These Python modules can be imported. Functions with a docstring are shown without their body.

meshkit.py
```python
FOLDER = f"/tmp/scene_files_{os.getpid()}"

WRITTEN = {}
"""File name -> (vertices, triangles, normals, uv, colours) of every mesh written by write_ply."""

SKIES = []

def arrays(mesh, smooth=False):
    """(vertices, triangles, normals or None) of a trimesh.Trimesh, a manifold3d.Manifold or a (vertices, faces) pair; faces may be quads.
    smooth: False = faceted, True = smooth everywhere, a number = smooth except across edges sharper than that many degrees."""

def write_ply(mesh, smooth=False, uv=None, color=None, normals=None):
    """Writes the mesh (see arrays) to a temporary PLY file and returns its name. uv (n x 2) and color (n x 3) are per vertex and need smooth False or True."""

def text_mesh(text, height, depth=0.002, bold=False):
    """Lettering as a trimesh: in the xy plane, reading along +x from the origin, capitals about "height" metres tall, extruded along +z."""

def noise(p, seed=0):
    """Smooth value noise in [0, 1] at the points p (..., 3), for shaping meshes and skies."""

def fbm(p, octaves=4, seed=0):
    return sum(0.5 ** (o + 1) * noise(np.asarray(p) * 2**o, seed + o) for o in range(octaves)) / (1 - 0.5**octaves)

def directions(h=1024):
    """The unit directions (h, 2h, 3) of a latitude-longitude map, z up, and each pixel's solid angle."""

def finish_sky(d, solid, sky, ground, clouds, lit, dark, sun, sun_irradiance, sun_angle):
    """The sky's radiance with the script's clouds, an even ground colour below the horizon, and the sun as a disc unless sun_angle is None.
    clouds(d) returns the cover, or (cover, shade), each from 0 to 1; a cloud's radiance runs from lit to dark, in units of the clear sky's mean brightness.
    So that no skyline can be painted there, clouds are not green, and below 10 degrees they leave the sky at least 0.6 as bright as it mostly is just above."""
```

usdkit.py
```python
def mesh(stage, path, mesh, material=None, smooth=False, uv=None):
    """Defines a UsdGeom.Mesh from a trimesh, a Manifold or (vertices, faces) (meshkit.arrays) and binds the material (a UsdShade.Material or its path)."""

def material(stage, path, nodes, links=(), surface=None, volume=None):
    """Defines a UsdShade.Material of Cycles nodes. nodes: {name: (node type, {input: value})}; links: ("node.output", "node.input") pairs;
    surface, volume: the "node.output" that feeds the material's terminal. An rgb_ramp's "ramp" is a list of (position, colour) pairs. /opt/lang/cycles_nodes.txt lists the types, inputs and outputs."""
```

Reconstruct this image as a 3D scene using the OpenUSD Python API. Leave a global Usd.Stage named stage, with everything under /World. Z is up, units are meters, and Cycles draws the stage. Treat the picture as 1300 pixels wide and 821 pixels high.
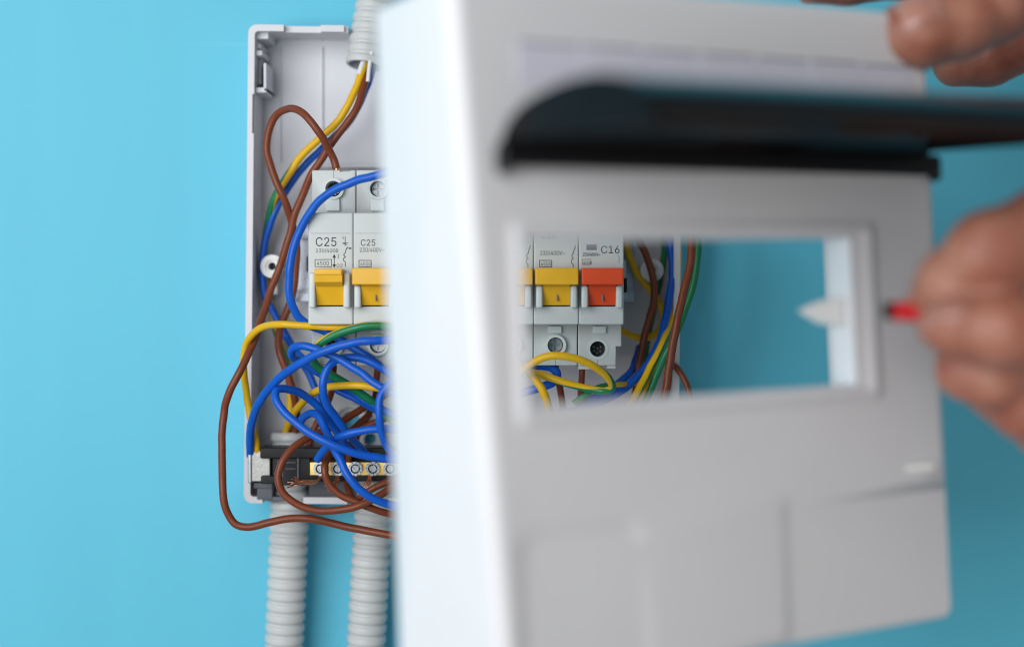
import math, numpy as np, trimesh, manifold3d as m3, usdkit, meshkit
from pxr import Usd, UsdGeom, UsdLux, UsdShade, Gf, Sdf
from shapely.geometry import Polygon, box as sbox
stage = Usd.Stage.CreateInMemory()
UsdGeom.SetStageUpAxis(stage, 'Z'); UsdGeom.SetStageMetersPerUnit(stage, 1.0)
W_ = UsdGeom.Xform.Define(stage, '/World'); stage.SetDefaultPrim(W_.GetPrim())
UsdGeom.Scope.Define(stage, '/World/Looks')
# ------------------------------------------------------------------ camera
F, D, CX, CY = 2200.0, 0.725, 650.0, 366.0          # focal length in photo pixels, distance to the wall, optical axis
cam = UsdGeom.Camera.Define(stage, '/World/camera')
cam.CreateHorizontalApertureAttr(36.0); cam.CreateFocalLengthAttr(36.0 * F / 1300)
cam.CreateVerticalApertureOffsetAttr(-(410.5 - CY) / 1300 * 36.0)
cam.CreateFStopAttr(3.0); cam.CreateFocusDistanceAttr(0.672)
cam.CreateClippingRangeAttr(Gf.Vec2f(0.02, 50))
cam.CreateExposureAttr(0.0)
cam.AddTranslateOp().Set((0, -D, 0)); cam.AddRotateXOp().Set(90)
# ------------------------------------------------------------------ lamps: a big soft window to the left, dim room light
def rect(name, pos, target, w, h, inten, col):
    L = UsdLux.RectLight.Define(stage, '/World/' + name)
    L.CreateWidthAttr(w); L.CreateHeightAttr(h); L.CreateIntensityAttr(inten); L.CreateColorAttr(col)
    z = np.array(pos, float) - np.array(target, float); z /= np.linalg.norm(z)
    x = np.cross([0, 0, 1], z); x /= np.linalg.norm(x); y = np.cross(z, x)
    M = Gf.Matrix4d(*x, 0, *y, 0, *z, 0, *pos, 1)
    L.AddTransformOp().Set(M)
rect('window_light', (-0.48, -0.92, 0.14), (0.0, -0.15, 0.0), 0.85, 0.75, 4.9, (0.95, 0.98, 1.0))
dome = UsdLux.DomeLight.Define(stage, '/World/room_light'); dome.CreateIntensityAttr(0.078); dome.CreateColorAttr((1.0, 0.96, 0.93))
# ------------------------------------------------------------------ helpers
def at(px, py, h):
    """the point h millimetres in front of the wall that the photograph shows at pixel (px, py)"""
    d = D - h / 1000.0
    return np.array([(px - CX) / F * d, -h / 1000.0, -(py - CY) / F * d])
used = {}
def numbered(path):
    n = used.get(path, 0); used[path] = n + 1
    return path if n == 0 else f'{path}_{n:03d}'
def key(p, label=None, cat=None, group=None, kind=None):
    for k, v in (('label', label), ('category', cat), ('group', group), ('kind', kind)):
        if v: p.SetCustomDataByKey(k, v)
    return p
def thing(name, label, cat, group=None):
    x = UsdGeom.Xform.Define(stage, numbered('/World/' + name)); key(x.GetPrim(), label, cat, group)
    return str(x.GetPath())
def obj(name, mesh, mat, parent='/World', smooth=30, label=None, **kw):
    if isinstance(mesh, (list, tuple)) and not isinstance(mesh[0], np.ndarray):
        mesh = trimesh.util.concatenate([tm(x) for x in mesh])
    m = usdkit.mesh(stage, numbered(parent + '/' + name), mesh, '/World/Looks/' + mat, smooth=smooth)
    key(m.GetPrim(), label, **kw)
    return str(m.GetPath())
def tm(x):
    if isinstance(x, trimesh.Trimesh): return x
    if hasattr(x, 'to_mesh'):
        m = x.to_mesh(); return trimesh.Trimesh(m.vert_properties[:, :3], m.tri_verts, process=False)
    return trimesh.Trimesh(np.asarray(x[0]), np.asarray(x[1]), process=False)
def man(t): return m3.Manifold(m3.Mesh(np.asarray(t.vertices, np.float32), np.asarray(t.faces, np.uint32)))
def rbox(x0, x1, y0, y1, z0, z1, r=0.0004, seg=8):
    """box with rounded edges (world metres)"""
    x0, x1 = sorted((x0, x1)); y0, y1 = sorted((y0, y1)); z0, z1 = sorted((z0, z1))
    r = min(r, 0.49 * min(x1 - x0, y1 - y0, z1 - z0))
    s = m3.Manifold.sphere(r, seg)
    return m3.Manifold.batch_hull([s.translate((x, y, z)) for x in (x0 + r, x1 - r) for y in (y0 + r, y1 - r) for z in (z0 + r, z1 - r)])
def cube(x0, x1, y0, y1, z0, z1):
    x0, x1 = sorted((x0, x1)); y0, y1 = sorted((y0, y1)); z0, z1 = sorted((z0, z1))
    return m3.Manifold.cube((x1 - x0, y1 - y0, z1 - z0)).translate((x0, y0, z0))
def pbox(px0, py0, px1, py1, h0, h1, r=0.0004):
    """rounded box whose front face, h1 mm off the wall, covers the pixel rectangle; reaches back to h0"""
    a, b = at(px0, py0, h1), at(px1, py1, h1)
    return rbox(a[0], b[0], -h0 / 1000, -h1 / 1000, a[2], b[2], r)
def pcube(px0, py0, px1, py1, h0, h1):
    a, b = at(px0, py0, h1), at(px1, py1, h1)
    return cube(a[0], b[0], -h0 / 1000, -h1 / 1000, a[2], b[2])
def ycyl(c, r, y0, y1, seg=32, r2=None):
    """cylinder along y about (c.x, c.z)"""
    y0, y1 = max(y0, y1), min(y0, y1)     # y0 back, y1 front
    return m3.Manifold.cylinder(abs(y1 - y0), r, r2 if r2 is not None else r, seg).rotate((90, 0, 0)).translate((c[0], y0, c[2]))
def ring(c, ro, ri, y0, y1, seg=40):
    return ycyl(c, ro, y0, y1, seg) - ycyl(c, ri, y0 + 0.001, y1 - 0.001, seg)
def text(s, height, px, py, h, bold=False, squeeze=1.0):
    """flat print; (px, py) = left end of the baseline"""
    t = meshkit.text_mesh(s, height, 0.00004, bold)
    v = t.vertices.copy(); p = at(px, py, h)
    t.vertices = np.c_[p[0] + v[:, 0] * squeeze, p[1] - v[:, 2], p[2] + v[:, 1]]
    return t
def strip(pts, w, h):
    """thin printed line through pixel points, w pixels wide"""
    from shapely.geometry import LineString
    P = [at(x, y, h) for x, y in pts]
    g = LineString([(p[0], p[2]) for p in P]).buffer(w / F * (D - h / 1000) / 2, quad_segs=3)
    t = trimesh.creation.extrude_polygon(g, 0.00004, engine='earcut'); v = t.vertices.copy()
    t.vertices = np.c_[v[:, 0], -h / 1000 - v[:, 2], v[:, 1]]
    t.invert() if t.volume < 0 else None
    return t
# ------------------------------------------------------------------ materials
def mat(name, col, rough=0.45, metal=0.0, var=0.06, vscale=60, bump=0.0, bscale=900, spec=0.5, rvar=0.08, extra=None):
    lo = tuple(c * (1 - var) for c in col); hi = tuple(min(1, c * (1 + var)) for c in col)
    n = {'geo': ('texture_coordinate', {}), 'no': ('noise_texture', {'scale': vscale, 'detail': 4.0}),
         'mx': ('mix', {'color1': lo, 'color2': hi}),
         'mr': ('map_range', {'from_min': 0.3, 'from_max': 0.7, 'to_min': max(0.02, rough - rvar), 'to_max': rough + rvar}),
         'p': ('principled_bsdf', {'metallic': metal, 'specular_ior_level': spec, **(extra or {})})}
    l = [('geo.object', 'no.vector'), ('no.fac', 'mx.fac'), ('mx.color', 'p.base_color'), ('no.fac', 'mr.value'), ('mr.result', 'p.roughness')]
    if bump:
        n['nb'] = ('noise_texture', {'scale': bscale, 'detail': 3.0}); n['b'] = ('bump', {'strength': bump, 'distance': 0.0004})
        l += [('geo.object', 'nb.vector'), ('nb.fac', 'b.height'), ('b.normal', 'p.normal')]
    return usdkit.material(stage, '/World/Looks/' + name, n, l, surface='p.BSDF')
usdkit.material(stage, '/World/Looks/wall_paint', {
    'tc': ('texture_coordinate', {}), 'mp': ('mapping', {'scale': (38.0, 38.0, 3.0)}), 'st': ('noise_texture', {'scale': 1.0, 'detail': 4.0}),
    'bl': ('noise_texture', {'scale': 9.0, 'detail': 3.0}), 'fi': ('noise_texture', {'scale': 420.0, 'detail': 4.0}),
    'mp2': ('mapping', {'rotation': (0.0, 1.1, 0.0), 'scale': (9.0, 9.0, 420.0)}), 'sc': ('noise_texture', {'scale': 1.0, 'detail': 1.0}),
    'scr': ('map_range', {'from_min': 0.74, 'from_max': 0.80, 'to_min': 0.0, 'to_max': 0.35, 'clamp': True}),
    'm1': ('mix', {'color1': (0.116, 0.545, 0.735), 'color2': (0.128, 0.595, 0.785)}), 'm2': ('mix', {'mix_type': 'multiply', 'fac': 0.05}), 'm3': ('mix', {'color2': (0.22, 0.66, 0.82)}),
    'b': ('bump', {'strength': 0.12, 'distance': 0.0004}), 'p': ('principled_bsdf', {'roughness': 0.48, 'specular_ior_level': 0.3})},
    [('tc.object', 'mp.vector'), ('mp.vector', 'st.vector'), ('tc.object', 'bl.vector'), ('tc.object', 'fi.vector'), ('tc.object', 'mp2.vector'), ('mp2.vector', 'sc.vector'), ('sc.fac', 'scr.value'),
     ('st.fac', 'm1.fac'), ('m1.color', 'm2.color1'), ('bl.color', 'm2.color2'), ('m2.color', 'm3.color1'), ('scr.result', 'm3.fac'), ('m3.color', 'p.base_color'), ('fi.fac', 'b.height'), ('b.normal', 'p.normal')], surface='p.BSDF')
mat('base_plastic', (0.70, 0.70, 0.74), 0.42, var=0.03, bump=0.05, bscale=1800)
mat('cover_plastic', (0.80, 0.795, 0.815), 0.33, var=0.015, bump=0.03, bscale=1500)
mat('paper_strip', (0.74, 0.73, 0.84), 0.55, var=0.02)
mat('paper_line', (0.28, 0.27, 0.34), 0.7)
mat('smoked_plastic', (0.007, 0.007, 0.008), 0.3, var=0.2, rvar=0.06, spec=0.10)
mat('black_plastic', (0.010, 0.010, 0.012), 0.42, var=0.3, bump=0.1, spec=0.25)
mat('smoked_outer', (0.006, 0.006, 0.007), 0.14, var=0.2, rvar=0.04, spec=0.24)
mat('dark_grey_plastic', (0.10, 0.11, 0.13), 0.5, var=0.15)
mat('grey_plastic', (0.36, 0.38, 0.40), 0.4, var=0.1)
mat('breaker_plastic', (0.58, 0.61, 0.60), 0.4, var=0.035, vscale=120, bump=0.12, bscale=2500)
mat('cheek_plastic', (0.62, 0.67, 0.66), 0.38, var=0.03, bump=0.05)
mat('toggle_yellow', (0.85, 0.46, 0.012), 0.38, var=0.07, vscale=150)
mat('toggle_red', (0.80, 0.075, 0.012), 0.38, var=0.06, vscale=150)
mat('print_black', (0.012, 0.012, 0.015), 0.6)
mat('print_grey', (0.22, 0.2, 0.24), 0.6)
mat('steel', (0.36, 0.38, 0.40), 0.38, metal=0.85, var=0.10, vscale=300, rvar=0.06)
mat('rail_steel', (0.36, 0.38, 0.43), 0.36, metal=0.9, var=0.1, vscale=200)
mat('zinc', (0.42, 0.42, 0.40), 0.5, metal=0.75, var=0.22, vscale=900, bump=0.2)
mat('brass', (0.62, 0.44, 0.16), 0.36, metal=0.9, var=0.15, vscale=500)
mat('copper', (0.85, 0.36, 0.20), 0.3, metal=0.9, var=0.2, vscale=1200)
mat('conduit_plastic', (0.60, 0.62, 0.62), 0.42, var=0.04, bump=0.08, bscale=1500)
mat('dark_hole', (0.02, 0.018, 0.016), 0.6)
mat('wire_blue', (0.004, 0.105, 0.56), 0.34, spec=0.35, var=0.10, vscale=250, bump=0.06)
mat('wire_brown', (0.20, 0.048, 0.018), 0.36, spec=0.35, var=0.14, vscale=250, bump=0.08)
mat('wire_yellow', (0.80, 0.47, 0.008), 0.36, spec=0.35, var=0.08, vscale=250, bump=0.06)
mat('wire_green', (0.006, 0.20, 0.075), 0.36, var=0.12, vscale=250, bump=0.06)
mat('white_bit', (0.82, 0.82, 0.80), 0.4)
mat('tool_red', (0.62, 0.012, 0.02), 0.3)
mat('nail', (0.50, 0.22, 0.17), 0.28, var=0.05, extra={'subsurface_weight': 0.25, 'subsurface_scale': 0.002})
usdkit.material(stage, '/World/Looks/skin', {
    'tc': ('texture_coordinate', {}), 'n1': ('noise_texture', {'scale': 55.0, 'detail': 5.0}), 'n2': ('noise_texture', {'scale': 700.0, 'detail': 3.0}),
    'v': ('voronoi_texture', {'scale': 900.0}),
    'r': ('rgb_ramp', {'ramp': [(0.30, (0.30, 0.085, 0.055)), (0.50, (0.44, 0.17, 0.112)), (0.70, (0.54, 0.25, 0.17))]}),
    'm': ('mix', {'mix_type': 'multiply', 'fac': 0.25}), 'b': ('bump', {'strength': 0.35, 'distance': 0.0005}),
    'p': ('principled_bsdf', {'roughness': 0.46, 'subsurface_weight': 0.25, 'subsurface_scale': 0.003, 'subsurface_radius': (1.0, 0.35, 0.2)})},
    [('tc.object', 'n1.vector'), ('tc.object', 'n2.vector'), ('tc.object', 'v.vector'), ('n1.fac', 'r.fac'), ('r.color', 'm.color1'), ('n2.color', 'm.color2'),
     ('m.color', 'p.base_color'), ('v.distance', 'b.height'), ('b.normal', 'p.normal')], surface='p.BSDF')
# ------------------------------------------------------------------ the wall
obj('wall', cube(-1.6, 1.6, 0.02, 0.0, -1.2, 1.2), 'wall_paint', smooth=False, label='plain sky blue painted wall behind the open fuse box', kind='structure')
# ------------------------------------------------------------------ enclosure base
eb = thing('fuse_box', 'shallow white plastic back box of the fuse box, mounted open on the blue wall', 'box')
X0, X1, Z1, Z0 = -0.1070, 0.0677, 0.1052, -0.0871
xc, zc, TILT = (X0 + X1) / 2, (Z0 + Z1) / 2, 0.55
def tilt(m): return m.translate((-xc, 0, -zc)).rotate((0, TILT, 0)).translate((xc, 0, zc))
def rprism(x0, x1, y0, y1, z0, z1, r):
    """box with corners rounded in the wall plane"""
    c = m3.CrossSection.square((x1 - x0 - 2 * r, z1 - z0 - 2 * r)).offset(r, m3.JoinType.Round, 2, 32)
    m = c.extrude(abs(y1 - y0)).rotate((90, 0, 0)); b = m.bounding_box()
    return m.translate((x0 - b[0], max(y0, y1) - b[4], z0 - b[2]))
T = 0.0026
tray = rprism(X0, X1, -0.0002, -0.028, Z0, Z1, 0.0035) - rprism(X0 + T, X1 - T, -0.0032, -0.04, Z0 + T, Z1 - T, 0.0015)
hole1, hole2 = at(446, 533, 3), at(471, 557, 3)
tray -= ycyl(hole1, 0.0038, 0.01, -0.02) + ycyl(hole2, 0.0028, 0.01, -0.02)
# rim notches and the cut-outs the conduits pass through
tray -= pcube(352, 20, 400, 39, 24.5, 40) + pcube(430, 20, 500, 39, 25.5, 40)
a = at(314.5, 122, 28); b = at(330, 172, 28)
tray -= cube(a[0] + 0.0012, b[0], -0.024, -0.05, b[2], a[2])
for px in (366, 472): 
    p = at(px, 641, 18); tray -= rprism(p[0] - 0.0082, p[0] + 0.0082, -0.0088, -0.06, p[2] - 0.02, p[2] + 0.02, 0.001)
p = at(460, 30, 18); tray -= rprism(p[0] - 0.006, p[0] + 0.013, -0.010, -0.06, p[2] - 0.02, p[2] + 0.02, 0.001)
obj('tray', tilt(tray), 'base_plastic', eb)
obj('knockout_collar', ycyl(hole1, 0.0073, -0.0031, -0.0075, 48, 0.0068) - ycyl(hole1, 0.0038, 0.001, -0.0055, 40) - ycyl(hole1, 0.0058, -0.0052, -0.02, 40), 'white_bit', eb)
obj('knockout_collar', rbox(hole2[0] - 0.0045, hole2[0] + 0.0062, -0.0031, -0.0062, hole2[2] - 0.0075, hole2[2] + 0.0042, 0.0004) - ycyl(hole2, 0.0028, 0.001, -0.02, 40), 'white_bit', eb)
for px, py in ((345, 338), (828, 343)):
    c = at(px, py, 21)
    b_ = obj('screw_boss', ring(c, 0.0047, 0.0016, -0.0031, -0.0205) + ring(c, 0.0033, 0.0026, -0.0203, -0.0213), 'white_bit', eb)
    obj('hole', ycyl(c, 0.0017, -0.0031, -0.0165), 'dark_hole', b_)
a = at(345, 352, 11); 
obj('boss_tab', pbox(342, 355, 352, 374, 3.1, 11), 'cover_plastic', eb)
# latch clip in the top left corner
clip = [pbox(324, 41, 341, 50, 3.1, 24), pbox(324, 55, 331, 62, 3.1, 22), pbox(324, 64, 333, 71, 3.1, 25), pbox(334.5, 80, 338.5, 117, 3.1, 25), pbox(324, 111, 338.5, 118, 3.1, 25)]
obj('latch_clip', clip, 'base_plastic', eb)
obj('latch_clip', [pbox(325, 73, 332, 108, 3.1, 19)], 'grey_plastic', eb, label='grey recess plate inside the corner clip')
# raised guide ribs on the back
for px in (355, 408):
    obj('guide_rib', pbox(px, 60, px + 2, 205, 3.1, 4.2, 0.0002), 'base_plastic', eb)
obj('guide_rib', pbox(395, 209, 700, 213, 3.1, 9, 0.0003), 'base_plastic', eb)
# dark grey strips at the foot of the box
obj('foot_plate', [pbox(322, 612, 346, 620, 20, 29), pbox(326, 618, 346, 634, 20, 28.5), pbox(338, 630, 362, 636, 20, 28.2)], 'dark_grey_plastic', eb)
obj('foot_plate', [pbox(392, 600, 446, 634, 10, 22), pbox(446, 612, 468, 636, 10, 20)], 'dark_grey_plastic', eb)
# ------------------------------------------------------------------ din rail
dr = thing('din_rail', 'bright steel mounting rail lying across the box behind the breaker row', 'rail')
a, b = at(371, 0, 14), at(806, 0, 14)
def band(py0, py1, h0, h1): 
    p, q = at(0, py0, h1), at(0, py1, h1); return rbox(a[0], b[0], -h0 / 1000, -h1 / 1000, p[2], q[2], 0.0003)
obj('web', band(300, 372, 6, 9), 'rail_steel', dr)
obj('flange', band(288, 300, 12, 14), 'rail_steel', dr); obj('flange', band(371, 383, 12, 14), 'rail_steel', dr)
obj('lip', band(299.5, 303, 6.5, 13.9), 'rail_steel', dr); obj('lip', band(368, 371.5, 6.5, 13.9), 'rail_steel', dr)
obj('slot', pbox(389, 325, 392, 345, 9, 9.4, 0.0001), 'dark_hole', dr)
# ------------------------------------------------------------------ breakers
HS, HN = 50.0, 62.0
def breaker(k, label, toggle, kind):
    t = thing('circuit_breaker', label, 'circuit breaker', 'circuit breakers in the row on the rail')
    x0, x1 = 391 + 57.3 * k, 391 + 57.3 * (k + 1)
    A, B = at(x0 + 0.5, 0, HN)[0], at(x1 - 0.5, 0, HN)[0]; w = B - A
    zt = lambda py, h: at(0, py, h)[2]
    low_r = B - (0.0021 if kind == 'red' else 0)
    body = rbox(A, B, -0.016, -HS / 1000, zt(216, HS), zt(440, HS), 0.0005)
    body += rbox(A, low_r, -0.016, -HS / 1000, zt(400, HS), zt(464, HS), 0.0005)
    nose = rbox(A - 0.0001, B + 0.0001, -0.02, -HN / 1000, zt(270, HN), zt(412, HN), 0.0006)
    cx = (A + B) / 2
    pw = at(0, 0, HN)
    # slot for the toggle
    tx0, tx1 = cx - 0.0056, cx + 0.0056
    nose -= cube(tx0, tx1, -0.052, -0.08, zt(348, HN), zt(389, HN))
    ct, cb = np.array([cx, 0, zt(240, HS)]), np.array([cx, 0, zt(438 if kind != 'red' else 443, HS)])
    if kind == 'red': cb[0] = (A + low_r) / 2 + 0.0003
    rT = 0.0033
    for c in (ct, cb): body -= ycyl(c, rT - 0.0003, -0.042, -0.06)
    # wire entry mouths, the seam above each screw, fine lines
    for c, pa, pb in ((ct, 200, 230), (cb, 448, 480)):
        body -= cube(c[0] - 0.00008, c[0] + 0.00008, -0.048, -0.06, zt(pa, HS), zt(pb, HS))
    body -= cube(ct[0] - 0.003, ct[0] + 0.003, -0.034, -0.045, zt(200, HS), zt(222, HS))
    body -= cube(cb[0] - 0.003, cb[0] + 0.003, -0.034, -0.045, zt(458, HS), zt(475, HS))
    body -= cube(B - 0.0062, B - 0.0022, -0.044, -0.06, zt(210, HS), zt(218.3, HS))
    obj('body', body + nose, 'breaker_plastic', t)
    for c, top in ((ct, 1), (cb, 0)):
        obj('terminal_collar', ring(c, rT + 0.0008, rT - 0.0002, -0.0495, -0.0521 if (kind != 'red' or top) else -0.0502), 'cheek_plastic', t)
        s = 1 if top else -1
        if (k == 0 and top) or (k == 0) or (kind == 'red' and not top):
            scr = obj('terminal_screw', ycyl(c, 0.0026, -0.0422, -0.0445), 'dark_hole', t)
            obj('contact_bit', [ycyl(c + np.array([q * 0.0013, 0, r * 0.0013]), 0.00028, -0.0445, -0.0449, 8) for q, r in ((-1, .5), (1, .5), (.9, -.8), (-.9, -.7), (0, -1.3), (.1, .1))], 'brass' if k == 0 else 'zinc', scr)
        else:
            disc = ycyl(c, 0.0027, -0.0422, -0.0475)
            disc -= cube(c[0] - 0.0004, c[0] + 0.0004, -0.0462, -0.06, c[2] - 0.0021, c[2] + 0.0021) + cube(c[0] - 0.0021, c[0] + 0.0021, -0.0462, -0.06, c[2] - 0.0004, c[2] + 0.0004)
            obj('terminal_screw', disc, 'steel', t)
    # square tabs between screw and nose
    obj('tab', rbox(cx - 0.0028, cx + 0.0024, -0.049, -0.0513, zt(252, HS), zt(268, HS), 0.0003), 'cheek_plastic', t)
    obj('tab', rbox(cx - 0.0028, cx + 0.0024, -0.049, -0.0513, zt(414, HS), zt(423, HS), 0.0003), 'cheek_plastic', t)
    if kind == 'red':
        obj('rail_clip', [rbox(A + 0.0002, cx - 0.003, -0.030, -0.049, zt(463, HS), zt(469, HS), 0.0003), rbox(cx + 0.003, low_r, -0.03, -0.049, zt(459, HS), zt(468, HS), 0.0003)], 'breaker_plastic', t)
        obj('side_latch', [rbox(B + 0.0001, B + 0.0022, -0.036, -0.044, zt(330, HS), zt(352, HS), 0.0003), rbox(B + 0.0001, B + 0.0028, -0.036, -0.046, zt(372, HS), zt(379, HS), 0.0003)], 'zinc', t)
        obj('side_latch', rbox(B + 0.0001, B + 0.0026, -0.034, -0.043, zt(353, HS), zt(371, HS), 0.0003), 'black_plastic', t)
    # toggle
    prof = [(zt(341, 72), 0.0715), (zt(358, 72), 0.0705), (zt(364, 68), 0.0665), (zt(387.5, 64), 0.0632), (zt(387.5, 60), 0.0535), (zt(344, 60), 0.0535)]
    pts = m3.CrossSection([[(-h, z) for z, h in prof]]).offset(-0.0003, m3.JoinType.Round, 2, 12).offset(0.0003, m3.JoinType.Round, 2, 12) if True else None
    wd = 0.0052 * 2
    tg = pts.extrude(wd)
    v = tm(tg); P = v.vertices.copy(); v.vertices = np.c_[P[:, 2] + cx - wd / 2, P[:, 0], P[:, 1]]
    if v.volume < 0: v.invert()
    tog = man(v)
    if kind != 'plain':
        ex = {'tee': 0.0082, 'half': 0.0082, 'red': 0.0079}[kind]
        lft = -0.0082 if kind != 'plain' else 0
        tog += rbox(cx - ex, cx + ex, -0.0628, -0.0716, zt(340, 72), zt(361.5, 70), 0.0005)
    else:
        tog += rbox(cx - 0.0052, cx + 0.0052, -0.0628, -0.0716, zt(341, 72), zt(349, 72), 0.0004)
    tg_ = obj('toggle', tog, 'toggle_red' if kind == 'red' else 'toggle_yellow', t)
    if kind != 'plain':
        q = [ (0.0, 372, 67.2), (0.0, 383, 65.6)]
        P0, P1 = np.array([cx + 0.0002, -0.0655, zt(374, 65)]), np.array([cx + 0.0002, -0.0648, zt(382, 65)])
        obj('on_mark', rbox(cx, cx + 0.0005, -0.062, -0.06555, P1[2], P0[2], 0.0001), 'print_grey', tg_)
    # cheeks beside the toggle
    cw0, cw1 = (0.0056, 0.0082)
    for s in (-1, 1):
        ch = rbox(cx + s * 0.0053, cx + s * 0.0078, -0.0605, -0.0672, zt(346 if kind == 'plain' else 362.5, 67), zt(391, 66), 0.0007)
        obj('cheek', ch, 'cheek_plastic', t)
    obj('slot_floor', cube(tx0 + 0.00005, tx1 - 0.00005, -0.0515, -0.0528, zt(349, HN), zt(388.6, HN)), 'dark_hole', t)
    # print
    h = HN + 0.0; X = lambda f: x0 + f * 57.3
    pr = []; sym = []
    if k == 0:
        pr += [text('C25', 0.00335, 400, 312.5, h, False, 0.92), text('230/400B', 0.0014, 400.5, 320.5, h, False, 0.94), text('4500', 0.0016, 401.8, 336.8, h, False, 0.86), text('I', 0.0013, 428.2, 327.5, h), text('O', 0.0012, 427, 339, h), text('2', 0.0013, 431.6, 339, h)]
        sym += [strip([(400, 329.5), (420.8, 329.3), (420.8, 338.7), (400, 338.5), (400, 329.5)], 0.8, h)]
        sym += [strip([(424.3, 325), (424.3, 338)], 0.9, h), strip([(422.8, 326.8), (424.3, 323.4), (425.8, 326.8), (422.8, 326.8)], 1.0, h), strip([(422.8, 336), (424.3, 339), (425.8, 336), (422.8, 336)], 1.0, h)]
        sym += [strip([(438.2, 300.5), (438.2, 312)], 0.8, h), strip([(435, 308.5), (441.5, 308.5)], 0.8, h), strip([(436, 309.5), (440.8, 310.5)], 0.8, h), text('1', 0.001, 434.2, 303.5, h)]
        sym += [strip([(441, 313.5), (438.6, 319), (438.5, 321), (436.6, 322.5), (436.6, 324.5), (438.6, 326), (436.2, 328), (436.2, 331), (438.4, 332.5), (438.4, 338)], 0.9, h), strip([(441, 315.2), (445.5, 315.2)], 0.7, h), strip([(444, 314.2), (446, 315.2), (444, 316.2), (444, 314.2)], 0.8, h)]
    elif kind == 'red':
        pr += [text('C16', 0.0028, X(0.48), 321.5, h, False, 0.98), text('230/400V~', 0.0012, X(0.085), 325, h, True, 0.74), text('4500', 0.0012, X(0.095), 335.6, h, False, 0.80)]
        sym += [strip([(X(.08), 329.3), (X(.265), 329.3), (X(.265), 335.8), (X(.08), 335.8), (X(.08), 329.3)], 0.8, h)]
        sym += [strip([(X(.88), 324), (X(.90), 329), (X(.88), 331), (X(.90), 334)], 0.7, h)]
    else:
        dx = 0.0
        big = k == 1
        pr += [text('C25' if big else 'C16', 0.0024, X(0.16), 312 if big else 303, h, False, 0.9), text('230/400V~', 0.0016, X(0.135), 319.8 if big else 323.8, h, False, 0.80), text('4500', 0.0014, X(0.155), 337.2, h, False, 0.82)]
        sym += [strip([(X(.13), 330.5), (X(.40), 330.5), (X(.40), 338.8), (X(.13), 338.8), (X(.13), 330.5)], 0.9, h)]
        sym += [strip([(X(.93), 312), (X(.885), 319), (X(.885), 321), (X(.85), 323), (X(.85), 326), (X(.88), 328), (X(.84), 330), (X(.84), 334), (X(.875), 335.5), (X(.875), 339)], 0.9, h)]
    obj('printed_text', pr, 'print_black', t, smooth=False)
    obj('printed_symbol', sym, 'print_black' if kind != 'red' else 'print_grey', t, smooth=False)
    if kind == 'red':
        obj('printed_square', pcube(X(.17), 310.5, X(.40), 317.5, HN, HN + 0.04), 'print_grey', t, smooth=False)
    obj('seam', cube(A + 0.001, B - 0.001, -0.0615, -0.06203, zt(296.4, HN), zt(296.0, HN)), 'print_grey', t, smooth=False)
breaker(0, 'leftmost grey circuit breaker printed C25 with narrow yellow toggle, brown wire in its top', 'y', 'plain')
breaker(1, 'grey C25 breaker with wide yellow toggle, second from left, half hidden by the cover', 'y', 'tee')
breaker(2, 'third breaker from the left in the row, behind the left wall of the cover', 'y', 'tee')
breaker(3, 'middle breaker of the seven, hidden behind the left edge of the cover', 'y', 'tee')
breaker(4, 'breaker with yellow toggle cut off by the left edge of the cover window', 'y', 'tee')
breaker(5, 'yellow toggle breaker seen whole in the cover window, beside the red one', 'y', 'tee')
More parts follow.
